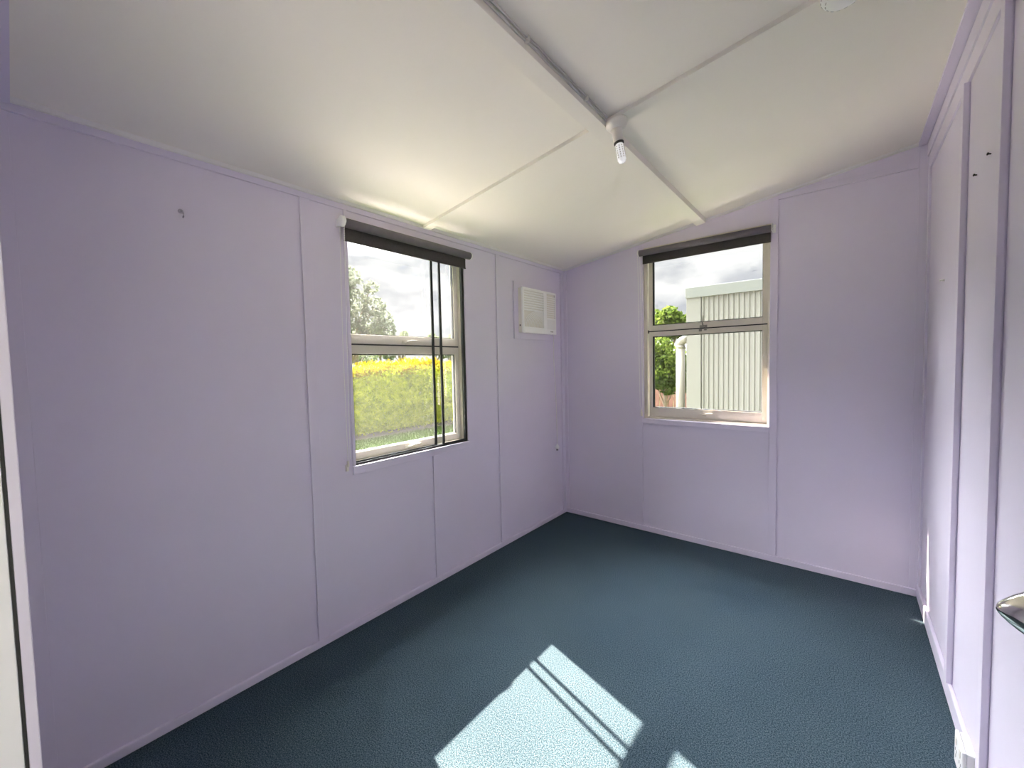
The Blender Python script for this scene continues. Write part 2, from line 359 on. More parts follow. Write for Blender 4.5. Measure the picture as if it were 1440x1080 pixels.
# window 1 (x=0 wall): two awning sashes; glass at x=-.07
w1 = struct_root('window_1', 'beige aluminium window looking onto the yellow topped hedge', 'window', (-.05, -1.66, .855))
bm = BM(); ring(bm, 'x', -.110, -.030, W1['y0'] + .001, W1['y1'] - .001, W1['z0'] + .001, W1['z1'] - .001, .016, .016, .014, .016)
wf = build('window_frame', bm, 'alu', w1)
bm = BM(); box(bm, -.110, -.056, W1['y0'] + .017, W1['y1'] - .017, 1.485, 1.511, .001); build('sash_gap_shade', bm, 'seal_and_shade', wf)  # transom bar coloured black for the shade between the sashes
def sash1(z0, z1, wb, wt, lat):
    s_y0, s_y1 = W1['y0'] + .018, W1['y1'] - .018
    bm = BM(); ring(bm, 'x', -.088, -.052, s_y0, s_y1, z0, z1, .016, .034, wb, wt)
    s = build('sash', bm, 'alu', w1)
    bm = BM(); ring(bm, 'x', -.0735, -.0600, s_y0 + .016, s_y1 - .034, z0 + wb, z1 - wt, .003, .006, .005, .006, 0)
    build('glazing_seal', bm, 'seal_and_shade', s)
    bm = BM(); pane(bm, 'x', -.070, s_y0 + .016, s_y1 - .034, z0 + wb, z1 - wt); build('pane', bm, 'glass', s)
    # latch: base, knuckle, lever
    bm = BM(); zz = lat; yy = -1.700
    box(bm, -.052, -.046, yy - .022, yy + .022, zz - .008, zz + .010, .002)
    tube(bm, [(-.050, yy, zz), (-.034, yy, zz + .001)], .008, 12)
    tube(bm, [(-.036, yy, zz + .002), (-.032, yy + .035, zz + .010), (-.030, yy + .075, zz + .012)], [.006, .005, .0035], 8)
    build('latch', bm, 'alu' , s, label='small lever latch')
sash1(1.5005, W1['z1'] - .017, .050, .034, 1.514)
sash1(W1['z0'] + .016, 1.4925, .042, .047, .888)
# lavender reveal edge strip + sill board of window 1
bm = BM(); box(bm, 0, .012, W1['y0'] - .016, W1['y0'] - .001, .858, 2.172, .001); build('reveal_strip', bm, 'trim', w1, label='lavender edging strip')
bm = BM(); box(bm, 0, B, -2.094, -1.238, .811, .8555, .0015); build('sill_board', bm, 'trim', w1, label='lavender board under the opening')
# fly screens of window 1: two sliding panels in a dark frame, on the room side
fs = build('fly_screen_track', (lambda b: (ring(b, 'x', -.028, -.006, W1['y0'] + .001, W1['y1'] - .001, W1['z0'] + .0005, W1['z1'] - .001, .006, .014, .012, .010, .001), b)[1])(BM()), 'bronze', w1, label='dark track framing the sliding screens')
def screen(x, a0, a1, wl, wr):
    z0, z1 = W1['z0'] + .010, W1['z1'] - .012
    bm = BM(); ring(bm, 'x', x - .005, x + .005, a0, a1, z0, z1, wl, wr, .010, .010)
    s = build('fly_screen', bm, 'bronze', w1, label='dark framed insect screen panel')
    bm = BM(); pane(bm, 'x', x, a0 + wl, a1 - wr, z0 + .010, z1 - .010, .0006); build('screen_mesh', bm, 'mesh', s)
screen(-.0225, W1['y0'] + .008, -1.500, .006, .017)
screen(-.0115, -1.462, W1['y1'] - .015, .017, .006)

# window 2 (y=0 wall)
w2 = struct_root('window_2', 'beige aluminium window looking onto the corrugated shed', 'window', (1.17, .05, .915))
bm = BM(); ring(bm, 'y', .022, .112, W2['x0'] + .001, W2['x1'] - .001, W2['z0'] + .001, W2['z1'] - .001, .018, .014, .012, .018)
box(bm, W2['x0'] + .019, W2['x0'] + .027, .022, .040, W2['z0'] + .013, W2['z1'] - .019, .001)
wf = build('window_frame', bm, 'alu', w2)
bm = BM(); box(bm, W2['x0'] + .019, W2['x1'] - .015, .050, .112, 1.595, 1.619, .001); build('sash_gap_shade', bm, 'seal_and_shade', wf)  # black bar, shade of the gap between sashes in its colour
def sash2(z0, z1, wb, wt, lat, vert):
    s0, s1 = W2['x0'] + .034, W2['x1'] - .017
    bm = BM(); ring(bm, 'y', .044, .085, s0, s1, z0, z1, .028, .030, wb, wt)
    s = build('sash', bm, 'alu', w2)
    bm = BM(); ring(bm, 'y', .0500, .066, s0 + .028, s1 - .030, z0 + wb, z1 - wt, .011, .003, .006, .006, 0)  # chain-side seal widened to take in the shade of the sash reveal
    build('glazing_seal', bm, 'seal_and_shade', s)
    bm = BM(); pane(bm, 'y', .062, s0 + .028, s1 - .030, z0 + wb, z1 - wt); build('pane', bm, 'glass', s)
    bm = BM(); xx = 1.178
    box(bm, xx - .026, xx + .026, .038, .044, lat - .007, lat + .012, .002)
    tube(bm, [(xx, .042, lat + .002), (xx, .026, lat + .003)], .009, 12)
    if vert:
        tube(bm, [(xx, .028, lat + .004), (xx - .002, .022, lat + .030), (xx + .008, .018, lat + .085)], [.0065, .005, .003], 8)
        box(bm, xx - .030, xx - .010, .034, .044, lat - .034, lat - .012, .002); box(bm, xx + .006, xx + .024, .034, .044, lat - .028, lat - .010, .002)
    else:
        tube(bm, [(xx, .028, lat + .003), (xx + .03, .024, lat + .012), (xx + .065, .022, lat + .016)], [.006, .005, .0035], 8)
    build('latch', bm, 'latch' if vert else 'alu', s, label='small lever latch')
sash2(1.6115, W2['z1'] - .019, .042, .040, 1.618, True)
sash2(W2['z0'] + .014, 1.6035, .074, .036, .962, False)
bm = BM(); box(bm, W2['x0'], W2['x0'] + .012, .112, .165, W2['z0'] - .03, W2['z1'] + .05, .001); box(bm, W2['x0'], W2['x1'], .112, .24, W2['z1'] + .02, W2['z1'] + .05, .001)  # unseen cheek and hood, added to cut the sun to a slit
build('added_sun_hood', bm, 'clad', w2, label='added outside hood and cheek that narrow the sunlight')

# ------------------------------------------------------------------ roller blinds
def bead_strand(bm, pts, pitch=.0085, r=.0027):
    L = 0
    for a, b in zip(pts[:-1], pts[1:]):
        a, b = Vector(a), Vector(b); n = max(1, int((b - a).length / pitch))
        for k in range(n):
            bmesh.ops.create_icosphere(bm, subdivisions=1, radius=r, matrix=Matrix.Translation(a.lerp(b, k / n)))
        tube(bm, [a, b], r * .35, 5)
# blind 1: tube parallel to y
rb = thing('roller_blind', 'charcoal roller blind rolled up above the hedge window', 'blind', (.055, -1.68, 2.09))
yr0, yr1, xr, zr = -2.118, -1.262, .052, 2.092
bm = BM(); tube(bm, [(xr, yr0, zr), (xr, yr1 + .022, zr)], .0235, 28); build('roll', bm, 'blind_roll', rb, True)
bm = BM(); box(bm, .0300, .0315, yr0 + .012, yr1 + .004, 2.012, zr + .004); build('hanging_fabric', bm, 'blind', rb)
bm = BM(); tube(bm, [(.0308, yr0 + .012, 2.012), (.0308, yr1 + .004, 2.012)], .0045, 10); build('bottom_rail', bm, 'blind', rb)
bm = BM(); lathe(bm, [(0, -.004), (.024, -.004), (.027, 0), (.027, .014), (.022, .019), (0, .019)], (xr, yr0 - .002, zr + .004), (0, -1, 0), 28)
box(bm, .002, xr, yr0 - .014, yr0 - .006, zr - .016, zr + .024, .002)
build('chain_bracket', bm, 'plastic', rb, True, 'round white chain winder')
bm = BM(); lathe(bm, [(0, 0), (.024, 0), (.025, .003), (.023, .008), (0, .008)], (xr, yr1 + .0225, zr), (0, 1, 0), 28)
box(bm, .002, xr, yr1 + .0235, yr1 + .029, zr - .014, zr + .020, .002)
build('end_bracket', bm, 'plastic', rb, True, 'white end bracket')
bm = BM()
cy_ = yr0 - .012
bead_strand(bm, [(xr - .016, cy_, zr - .010), (.026, cy_ - .004, 1.5), (.018, cy_ + .003, .905), (.020, cy_ + .008, .890)])
bead_strand(bm, [(xr + .020, cy_ + .004, zr - .010), (.038, cy_ + .012, 1.5), (.024, cy_ + .012, .905), (.020, cy_ + .008, .890)])
build('bead_chain', bm, 'plastic', rb, False, 'white bead chain loop')
bm = BM(); box(bm, .0005, .012, cy_ - .004, cy_ + .010, .838, .872, .002); box(bm, .012, .024, cy_ - .002, cy_ + .008, .862, .893, .003); build('chain_tensioner', bm, 'plastic_warm', rb)
# blind 2: tube parallel to x
rb = thing('roller_blind', 'charcoal roller blind rolled up above the shed window', 'blind', (1.17, -.055, 2.21))
xr0, xr1, yr, zr = .735, 1.612, -.052, 2.212
bm = BM(); tube(bm, [(xr0, yr, zr), (xr1, yr, zr)], .0235, 28); build('roll', bm, 'blind_roll', rb, True)
bm = BM(); box(bm, xr0 + .018, xr1 - .006, -.0315, -.030, 2.134, zr + .004); build('hanging_fabric', bm, 'blind', rb)
bm = BM(); tube(bm, [(xr0 + .018, -.0308, 2.134), (xr1 - .006, -.0308, 2.134)], .0045, 10); build('bottom_rail', bm, 'blind', rb)
bm = BM(); lathe(bm, [(0, 0), (.023, 0), (.025, .002), (.024, .010), (0, .012)], (xr0 - .001, yr, zr + .002), (-1, 0, 0), 28)
box(bm, xr0 - .012, xr0 - .004, yr, -.0108, zr - .016, zr + .022, .002); build('chain_bracket', bm, 'plastic', rb, True, 'white chain winder')
bm = BM(); box(bm, xr1 + .0015, xr1 + .005, yr - .022, -.0108, zr - .022, zr + .030, .001); box(bm, xr1 + .005, xr1 + .020, -.016, -.0108, zr - .022, zr + .030, .001)
tube(bm, [(xr1 + .004, yr - .004, zr), (xr1 + .009, yr - .004, zr)], .006, 12); build('end_bracket', bm, 'plastic', rb, False, 'white angle bracket with a screw')
bm = BM(); tube(bm, [(xr0 + .02, -.020, zr + .034), (xr1 - .004, -.020, zr + .034)], .006, 8); build('head_rail', bm, 'alu', rb, False, 'thin pale rail above the roll')
bm = BM(); cx_ = xr0 - .007
bead_strand(bm, [(cx_, yr - .018, zr - .01), (cx_ + .001, -.055, 1.4), (cx_ - .004, -.030, 1.02), (cx_ + .006, -.020, .985)])
bead_strand(bm, [(cx_ + .002, yr + .018, zr - .01), (cx_ + .012, -.026, 1.4), (cx_ + .014, -.020, 1.0), (cx_ + .006, -.020, .985)])
build('bead_chain', bm, 'plastic', rb, False, 'thin white bead chain loop')
bm = BM(); box(bm, cx_ - .006, cx_ + .010, -.0185, -.0108, .935, .968, .002); box(bm, cx_ - .002, cx_ + .010, -.026, -.0185, .955, .988, .003); build('chain_tensioner', bm, 'plastic_warm', rb)

# ------------------------------------------------------------------ air conditioner
FX = .0125
bm = BM()
ring(bm, 'x', .0005, FX, -.726, -.150, 1.568, 2.012, .068, .040, .050, .042, .0015)
tag(build('mounting_frame', bm, 'trim'), 'lavender timber frame around the air conditioner', 'frame')
ac = thing('air_conditioner', 'small white box air conditioner high in the wall beside the corner', 'air conditioner', (.02, -.44, 1.79))
ax = .062; ay0, ay1, az0, az1 = -.682, -.212, 1.615, 1.967
bm = BM(); box(bm, FX + .0008, ax - .012, ay0 + .004, ay1 - .004, az0 + .004, az1 - .004, .004); build('casing', bm, 'plastic_warm', ac)
# front panel as a ring around grille / outlet openings
g0, g1, gz0, gz1 = ay0 + .020, -.398, 1.663, 1.945          # intake grille
o0, o1, oz0, oz1 = -.352, -.228, 1.752, 1.950               # outlet louvres
bm = BM()
px0, px1 = ax - .014, ax
box(bm, px0, px1, ay0, g0, az0, az1, .003); box(bm, px0, px1, g1, o0, az0, az1, .003); box(bm, px0, px1, o1, ay1, az0, az1, .003)
box(bm, px0, px1, g0 - .004, g1 + .004, az0, gz0, .003); box(bm, px0, px1, g0 - .004, g1 + .004, gz1, az1, .003)
box(bm, px0, px1, o0 - .004, o1 + .004, az0, oz0, .003); box(bm, px0, px1, o0 - .004, o1 + .004, oz1, az1, .003)
build('front_panel', bm, 'acwhite', ac)
gm_ = gz1 - 8 * .0195
bm = BM(); box(bm, px0 - .0005, px0 + .001, g0, g1, gz0, gm_); build('filter', bm, 'acgrey', ac, label='grey mesh filter behind the curved ribs')
bm = BM(); box(bm, px0 - .0005, px0 + .001, g0, g1, gm_, gz1); build('intake_duct', bm, 'acdark', ac, label='black sheet for the shade behind the straight slats')
bm = BM()
for k in range(8):
    z = gz1 - .006 - k * .0195
    box(bm, px0 + .003, ax - .002, g0, g1, z - .0125, z, .001)
build('intake_grille', bm, 'acwhite', ac)
bm = BM()
NR = 13
for k in range(NR):      # ribs sweeping from the divider down to the lower edge
    f_ = k / (NR - 1); zs = gm_ + .004 - f_ * .075; ye = g0 + .004 + (g1 - g0 - .012) * f_
    pts = []
    for q in range(11):
        t = q / 10
        pts.append((ax - .005, (1 - t) ** 2 * (g1 - .001) + 2 * t * (1 - t) * (ye + .01) + t * t * ye, (1 - t) ** 2 * zs + 2 * t * (1 - t) * (zs + .004) + t * t * (gz0 + .001)))
    tube(bm, pts, .0025, 6)
build('curved_ribs', bm, 'acwhite', ac)
bm = BM(); box(bm, px0 - .0005, px0 + .0015, o0, o1, oz0, oz1); build('outlet_duct', bm, 'acdark', ac, label='black sheet for the shade inside the air outlet')
bm = BM()
for k in range(10):
    z = oz0 + .016 + k * .0178
    hexa(bm, [(px0 + .002, o0, z - .0035), (px1 - .001, o0, z - .006), (px1 - .001, o1, z - .006), (px0 + .002, o1, z - .0035),
              (px0 + .002, o0, z), (px1 - .001, o0, z), (px1 - .001, o1, z), (px0 + .002, o1, z)])
build('louvre', bm, 'acwhite', ac)
bm = BM(); box(bm, px1 - .0005, px1 + .0012, o0 + .004, o1 + .002, 1.656, 1.738, .0008); build('control_flap', bm, 'plastic', ac, label='white control flap')
bm = BM()
for k, (u, w, h) in enumerate(((-.298, .006, .009), (-.289, .006, .006), (-.281, .006, .009), (-.273, .004, .006), (-.266, .006, .007))):
    box(bm, px1 - .0003, px1 + .0004, u - w / 2, u + w / 2, 1.634, 1.634 + h)
build('badge', bm, 'latch', ac, label='tiny grey maker badge')
bm = BM(); box(bm, .026, .034, ay0 + .003, ay0 + .0045, 1.666, 1.680, .001); build('screw_slot', bm, 'acdark', ac)
bm = BM(); tube(bm, [(.040, -.222, 1.620), (.034, -.216, 1.56), (.030, -.213, 1.40), (.036, -.205, 1.2), (.040, -.200, 1.0), (.040, -.196, .86), (.042, -.197, .67)], .0030, 8)
pc = build('power_cord', bm, 'plastic', ac, True, 'thin white cord hanging from the unit')
bm = BM(); lathe(bm, [(0, .014), (.005, .012), (.010, 0), (.017, -.012), (.018, -.026), (.014, -.030), (0, -.030)], (.042, -.197, .655), (0, 0, 1), 16)
pl = build('plug', bm, 'plastic', ac, True, 'white plug at the end of the cord')
bm = BM(); box(bm, .036, .0385, -.203, -.197, .608, .626); box(bm, .0455, .048, -.203, -.197, .608, .626); box(bm, .041, .043, -.192, -.186, .608, .626); build('plug_pin', bm, 'screw', pl)

# ------------------------------------------------------------------ ceiling fittings
lx, ly = 1.240, -1.568
ltop = cz(lx) - .0185
lp = thing('ceiling_lamp', 'bare tubular bulb in a cream batten holder under the ceiling beam', 'lamp', (lx, ly, ltop))
nrm = Vector((SL, 0, -1)).normalized()
bm = BM(); lathe(bm, [(0, 0), (.047, 0), (.047, .006), (.043, .014), (.033, .026), (.024, .032), (0, .033)], (lx + .003, ly, ltop - .001), nrm, 40)
build('ceiling_rose', bm, 'plastic_warm', lp, True)
hd = Vector((.16, .05, -1)).normalized(); h0 = Vector((lx + .004, ly, ltop - .026))
bm = BM(); lathe(bm, [(0, 0), (.026, 0), (.0215, .014), (.0205, .045), (.0215, .052), (.019, .058), (0, .058)], h0, hd, 32)
build('lamp_holder', bm, 'plastic_warm', lp, True)
b0 = h0 + hd * .059
bm = BM(); lathe(bm, [(0, 0), (.0205, 0), (.0205, .005), (.018, .008), (0, .008)], b0, hd, 28); build('bulb_collar', bm, 'screw', lp, True, 'dark ring between holder and bulb')
def bulb_mat():
    m, nt, b = new_mat('frosted_bulb_cover')
    b.inputs['Base Color'].default_value = (.93, .94, .95, 1); b.inputs['Roughness'].default_value = .15
    b.inputs['Subsurface Weight'].default_value = .0; b.inputs['Coat Weight'].default_value = .6
    b.inputs['Emission Color'].default_value = (1, 1, 1, 1); b.inputs['Emission Strength'].default_value = .06  # faint emission added to whiten the unlit bulb
    return m
M['bulb'] = bulb_mat()
bm = BM(); b1 = b0 + hd * .008
lathe(bm, [(0, 0), (.0155, 0), (.0175, .005), (.0180, .060), (.0168, .068), (.0120, .076), (.006, .0795), (0, .080)], b1, hd, 32)
bu = build('bulb', bm, 'bulb', lp, True, 'white tubular bulb with rows of small grey chips')
bm = BM()
q = Vector((0, 0, 1)).rotation_difference(hd)
for k in range(10):
    a = 2 * math.pi * k / 10
    for r_ in range(6):
        c = b1 + q @ Vector((.0180 * math.cos(a), .0180 * math.sin(a), .012 + r_ * .0092))
        n_ = (q @ Vector((math.cos(a), math.sin(a), 0)))
        t_ = (q @ Vector((-math.sin(a), math.cos(a), 0))); 
        vs = []
        for (u, v, w) in [(-1, -1, 0), (1, -1, 0), (1, 1, 0), (-1, 1, 0), (-1, -1, 1), (1, -1, 1), (1, 1, 1), (-1, 1, 1)]:
            vs.append(c + t_ * (u * .0016) + hd * (v * .0026) + n_ * (w * .0006))
        hexa(bm, vs)
build('bulb_chip', bm, 'latch', bu)
# cable along the beam
bm = BM(); cpts = []
for k in range(30):
    y = -3.155 + k * (1.545 / 29); x = 1.2165 + .0012 * math.sin(k * 1.7)
    cpts.append((x, y, cz(x) - .012 + .0012 * math.sin(k * 2.3)))
cpts += [(1.222, -1.606, cz(1.22) - .020)]
tube(bm, cpts, .0046, 8)
tube(bm, [(p[0] + .0075, p[1], p[2] + .006) for p in cpts[:-1]], .0035, 8)
cb = tag(build('electric_cable', bm, 'cable', None, True), 'grey electric cable clipped along the ceiling beam to the lamp', 'cable')
for y in (-2.95, -2.52, -2.15, -1.78):
    bm = BM(); box(bm, 1.2115, 1.229, y - .005, y + .005, cz(1.22) - .0185, cz(1.22) - .001, .001); build('cable_clip', bm, 'plastic_warm', cb)
# smoke alarm
sx, sy = 1.978, -1.585; q = Vector((0, 0, 1)).rotation_difference(nrm)
so0 = Vector((sx, sy, cz(sx) - .0008))
sa = thing('smoke_alarm', 'round white slotted smoke alarm on the ceiling', 'smoke alarm', (sx, sy, cz(sx) - .001))
bm = BM(); lathe(bm, [(0, 0), (.066, 0), (.066, .010), (.063, .014), (0, .014)], so0, nrm, 48); build('base', bm, 'acwhite', sa, True)
bm = BM(); lathe(bm, [(0, 0), (.062, .0), (.0625, .010), (.059, .020), (.050, .030), (.034, .036), (0, .038)], so0 + nrm * .0142, nrm, 48); build('cover', bm, 'acwhite', sa, True)
bm = BM()
for ring_r, ring_h, cnt, off in ((.0615, .0275, 22, 0), (.0525, .0422, 18, .1)):
    for k in range(cnt):
        a = 2 * math.pi * k / cnt + off
        c = so0 + nrm * ring_h + q @ Vector((ring_r * math.cos(a), ring_r * math.sin(a), 0))
        rr = q @ Vector((math.cos(a), math.sin(a), 0)); tt = q @ Vector((-math.sin(a), math.cos(a), 0)); nn = (rr * .75 + nrm * .65).normalized(); vv = tt.cross(nn)
        vs = []
        for (u, v, w) in [(-1, -1, -1), (1, -1, -1), (1, 1, -1), (-1, 1, -1), (-1, -1, 1), (1, -1, 1), (1, 1, 1), (-1, 1, 1)]:
            vs.append(c + tt * (u * .0042) + vv * (v * .0012) + nn * (w * .0012))
        hexa(bm, vs)
build('vent_slot', bm, 'cable', sa)

# ------------------------------------------------------------------ small wall items
hk = thing('wall_hook', 'small painted metal hook on the plain lavender wall near the doorway', 'hook', (.004, -2.756, 1.978))
bm = BM(); lathe(bm, [(0, 0), (.009, 0), (.008, .003), (0, .004)], (.0005, -2.756, 1.986), (1, 0, 0), 18); build('hook_plate', bm, 'hook', hk, True)
bm = BM(); tube(bm, [(.004, -2.756, 1.986), (.016, -2.755, 1.984), (.024, -2.754, 1.974), (.022, -2.753, 1.963), (.015, -2.753, 1.960)], [.003, .003, .003, .003, .0025], 10); build('hook_arm', bm, 'hook', hk, True)
def wscrew(y, z, label):
    bm = BM(); lathe(bm, [(0, 0), (.0022, 0), (.0024, .006), (.0042, .0065), (.0042, .009), (0, .010)], (W - .0004, y, z), Vector((-1, -.25, .15)), 12)
    tag(build('wall_screw', bm, 'screw', None, True), label, 'screw', group='screws in the bright wall')
wscrew(-1.240, 1.996, 'higher dark screw stuck in the bright wall beside the thick batten')
wscrew(-1.062, 1.991, 'lower dark screw stuck in the bright wall near the corner batten')
bm = BM(); lathe(bm, [(0, 0), (.005, 0), (.005, .004), (.003, .010), (.0045, .014), (0, .016)], (W - .0004, -.498, 1.712), (-1, 0, 0), 14)
tag(build('wall_plug', bm, 'plastic', None, True), 'tiny white plastic peg on the bright wall near the corner', 'peg')

# power socket on the bright wall
so = thing('power_socket', 'white double power socket block low on the bright wall', 'socket', (W - .02, -1.343, .07))
bx0, bx1, by0, by1, bz0, bz1 = W - .046, W - .0005, -1.396, -1.288, .028, .134
bm = BM(); box(bm, W - .036, W - .0145, by0 + .001, by1 - .002, bz0, bz1 - .002, .003); build('mounting_block', bm, 'plastic', so)
bm = BM(); box(bm, bx0, W - .0362, by0, by1, bz0, bz1, .003); build('face_plate', bm, 'plastic', so)
for y in (-1.372, -1.314):
    bm = BM(); box(bm, bx0 - .0022, bx0 - .0002, y - .008, y + .008, .100, .122, .001); build('switch', bm, 'plastic_warm', so)
for y in (-1.372, -1.314):
    bm = BM()
    for dy, dz, h in ((-.008, .012, .005), (.008, .012, .005), (0, -.006, .006)): box(bm, bx0 - .0006, bx0 - .0001, y + dy - .0012, y + dy + .0012, .066 + dz - h, .066 + dz + h)
    build('pin_hole', bm, 'seal_and_shade', so)

# ------------------------------------------------------------------ outside
bm = BM(); box(bm, -120, 60, -40, 120, GZ - .3, GZ)
gm = plain('lawn_soil', (.040, .072, .004), .95, var=.35, vscale=.9, bump=.4, bscale=30)
struct('ground', bm, gm, 'grassy ground around the house', 'ground')
def leaf_quads(bm, n, fn, size, squash=.5):
    for _ in range(n):
        c, s = fn(); s *= size
        d = Vector((random.gauss(0, 1), random.gauss(0, 1), random.gauss(0, 1)))
        if d.length < 1e-3: continue
        d.normalize(); e = d.orthogonal().normalized(); e.rotate(Matrix.Rotation(random.random() * 6.28, 3, d)); f = d.cross(e)
        p = [c + e * s, c + f * s * squash + d * s * .12, c - e * s, c - f * s * squash + d * s * .12]
        v = [bm.verts.new(x) for x in p]; bm.faces.new(v)
bm = BM(); box(bm, -.101, 6, .101, 1.5, GZ - .05, GZ + .02)  # unseen pale slab added to bounce sunlight indoors
box(bm, W + .7, W + 9, -9, 2, GZ - .05, GZ + .02)  # added outside the passage to keep its bounced light neutral
struct('near_bounce_slab', bm, 'concrete', 'added pale concrete slab, unseen, bouncing daylight into the room', 'near_bounce_slab')
bm = BM(); box(bm, -4.25, -1.3, -7, 4.5, GZ - .05, GZ + .02)  # unseen white slab added to bounce sunlight deep onto the ceiling
M['far_bounce_slab'] = plain('white_bounce_concrete', (.44, .415, .37), .9, var=.06, vscale=4)
struct('far_bounce_slab', bm, 'far_bounce_slab', 'added white concrete reflector, unseen, between the house and the lawn', 'far_bounce_slab')
# hedge
HX0, HX1, HY0, HY1 = -8.3, -6.9, -5., 14.
def htop(y): return 1.42 + .06 * math.sin(y * 1.9) + .05 * math.sin(y * 4.7 + 1) + .04 * math.sin(y * 9.1)
hg = thing('hedge', 'long clipped hedge with bright yellow top beyond the lawn', 'hedge', (-7.6, 4, GZ))
bm = BM()
def hcore():
    y = random.uniform(HY0, HY1)
    if random.random() < .72: x = HX1 + random.gauss(0, .07) + .05 * math.sin(y * 3); z = random.uniform(GZ, htop(y) - .05); 
    else: x = random.uniform(HX0, HX1); z = htop(y) - .08 + random.gauss(0, .05)
    return Vector((x, y, z)), random.uniform(.6, 1.3)
leaf_quads(bm, 34000, hcore, .045)
build('foliage', bm, 'hedge', hg)
bm = BM(); box(bm, HX0 + .1, HX1 - .12, HY0, HY1, GZ, 1.30); build('inner_growth', bm, 'hedge', hg)
bm = BM()
def htips():
    y = random.uniform(HY0, HY1); r = random.random()
    if r < .45: x = HX1 + random.gauss(.02, .05); z = htop(y) - abs(random.gauss(0, .11))
    else: x = random.uniform(HX0, HX1 + .04); z = htop(y) + random.gauss(.01, .05)
    return Vector((x, y, z)), random.uniform(.5, 1.2)
leaf_quads(bm, 16000, htips, .040)
build('yellow_tips', bm, 'flower', hg, label='bright yellow top growth')
bm = BM()
hexa(bm, [(-7.2, -5, GZ), (-6.60, -5, GZ), (-6.60, 14, GZ), (-7.2, 14, GZ), (-7.2, -5, GZ + .10), (-6.70, -5, GZ + .03), (-6.70, 14, GZ + .03), (-7.2, 14, GZ + .10)])
tag(build('garden_bed', bm, 'mulch'), 'strip of mulch along the foot of the yellow topped hedge', 'garden bed', 'structure')
bm = BM()
for _ in range(26000):
    x = random.uniform(-6.62, -4.3); y = random.uniform(-1.5, 6.5); h = random.uniform(.03, .075); a = random.random() * 6.28; w = random.uniform(.004, .008)
    dx, dy = math.cos(a) * w, math.sin(a) * w; lx_, ly_ = random.gauss(0, .02), random.gauss(0, .02)
    v = [bm.verts.new(p) for p in ((x - dx, y - dy, GZ - .005), (x + dx, y + dy, GZ - .005), (x + lx_, y + ly_, GZ + h))]; bm.faces.new(v)
tag(build('grass', bm, 'grass'), 'bright green lawn between the house and the hedge', 'grass', 'stuff')

def tree(label, base, height, trunk_h, blobs, nleaf, lsize, mat, cat='tree', name='tree', group=None, tr=.12):
    t = thing(name, label, cat, base, group)
    b = Vector(base); bm = BM()
    tube(bm, [b, b + Vector((.05, .03, trunk_h * .5)), b + Vector((0, 0, trunk_h))], [tr, tr * .8, tr * .6], 8)
    for (cx, cy, cz_, r) in blobs:
        tube(bm, [b + Vector((0, 0, trunk_h * .75)), b + Vector((cx * .5, cy * .5, (trunk_h + cz_) * .5)), b + Vector((cx, cy, cz_))], [tr * .5, tr * .3, tr * .12], 6)
    build('trunk', bm, 'bark', t)
    bm = BM(); tot = sum(r ** 2 for *_, r in blobs)
    for (cx, cy, cz_, r) in blobs:
        def fn():
            while True:
                d = Vector((random.uniform(-1, 1), random.uniform(-1, 1), random.uniform(-1, 1)))
                if .15 < d.length < 1: break
            d = d.normalized() * (d.length ** .6)
            return b + Vector((cx, cy, cz_)) + Vector((d.x * r, d.y * r, d.z * r * .85)), random.uniform(.6, 1.3)
        leaf_quads(bm, int(nleaf * r * r / tot), fn, lsize)
    build('foliage', bm, mat, t)
    return t
def rblobs(n, rad, z0, z1, r0, r1):
    return [(random.uniform(-rad, rad), random.uniform(-rad, rad), random.uniform(z0, z1), random.uniform(r0, r1)) for _ in range(n)]
# grey-green open tree seen at the chain side of the hedge window
tree('tall open grey green tree behind the hedge at the chain side of the window', (-12.2, 4.75, GZ), 5.5, 2.2, 
     [(-.3, .2, 3.0, .75), (.2, .9, 3.3, .6), (-.2, .3, 4.1, .7), (.1, 1.1, 4.0, .45), (-.1, -.4, 4.5, .7), (.0, .2, 5.0, .45), (.3, 1.3, 3.1, .5), (0, 1.6, 3.6, .35), (.2, .9, 4.7, .3), (0, -.9, 3.6, .9)], 5200, .085, 'tree_grey')
labs = [('low bushy far tree on the skyline beyond the hedge', -30, 20.0, 2.2, 4.9), ('far tree with a thin leaning top on the skyline beyond the hedge', -34, 20.4, 1.6, 6.3),
        ('small far tree behind the screen bars beyond the hedge', -30, 24.0, 1.6, 4.8), ('wide far tree at the jamb side beyond the hedge', -35, 30.6, 2.4, 5.4),
        ('dim far tree just past the tall open tree', -26, 13.2, 2.2, 4.5)]
for lab, x, y, rad, h in labs:
    tree(lab, (x, y, GZ), h, h * .5, rblobs(7, rad * .7, h * .55, h * .86, .5, .95) + [(random.uniform(-.5, .5), random.uniform(-.5, .5), h * .95, .4)], 2600, .13, 'tree_far', group='far trees beyond the hedge')
# shed beyond window 2
SY = 3.2
sh = thing('shed', 'cream corrugated steel shed close outside the window', 'shed', (1.6, 4.4, GZ))
bm = BM()
pitch, xs = .0645, .346
x = xs; prof = []
prof.append((xs, .0))
for k in range(48):
    x0 = xs + k * pitch
    prof += [(x0 + .006, .0), (x0 + .016, -.011), (x0 + .040, -.011), (x0 + .050, 0.)]
prof.append((xs + 48 * pitch, 0))
lo = [bm.verts.new((a, SY + .02 + b, GZ)) for a, b in prof]; hi = [bm.verts.new((a, SY + .02 + b, 2.40)) for a, b in prof]
for i in range(len(prof) - 1): bm.faces.new((lo[i], lo[i + 1], hi[i + 1], hi[i]))
build('corrugated_wall', bm, 'shed', sh)
xe = xs + 48 * pitch
bm = BM(); box(bm, .146, .160, SY + .02, 6.4, GZ, 2.40); box(bm, xe, xe + .02, SY + .02, 6.4, GZ, 2.40); box(bm, .146, xe, 6.39, 6.4, GZ, 2.4); build('side_wall', bm, 'shed', sh)
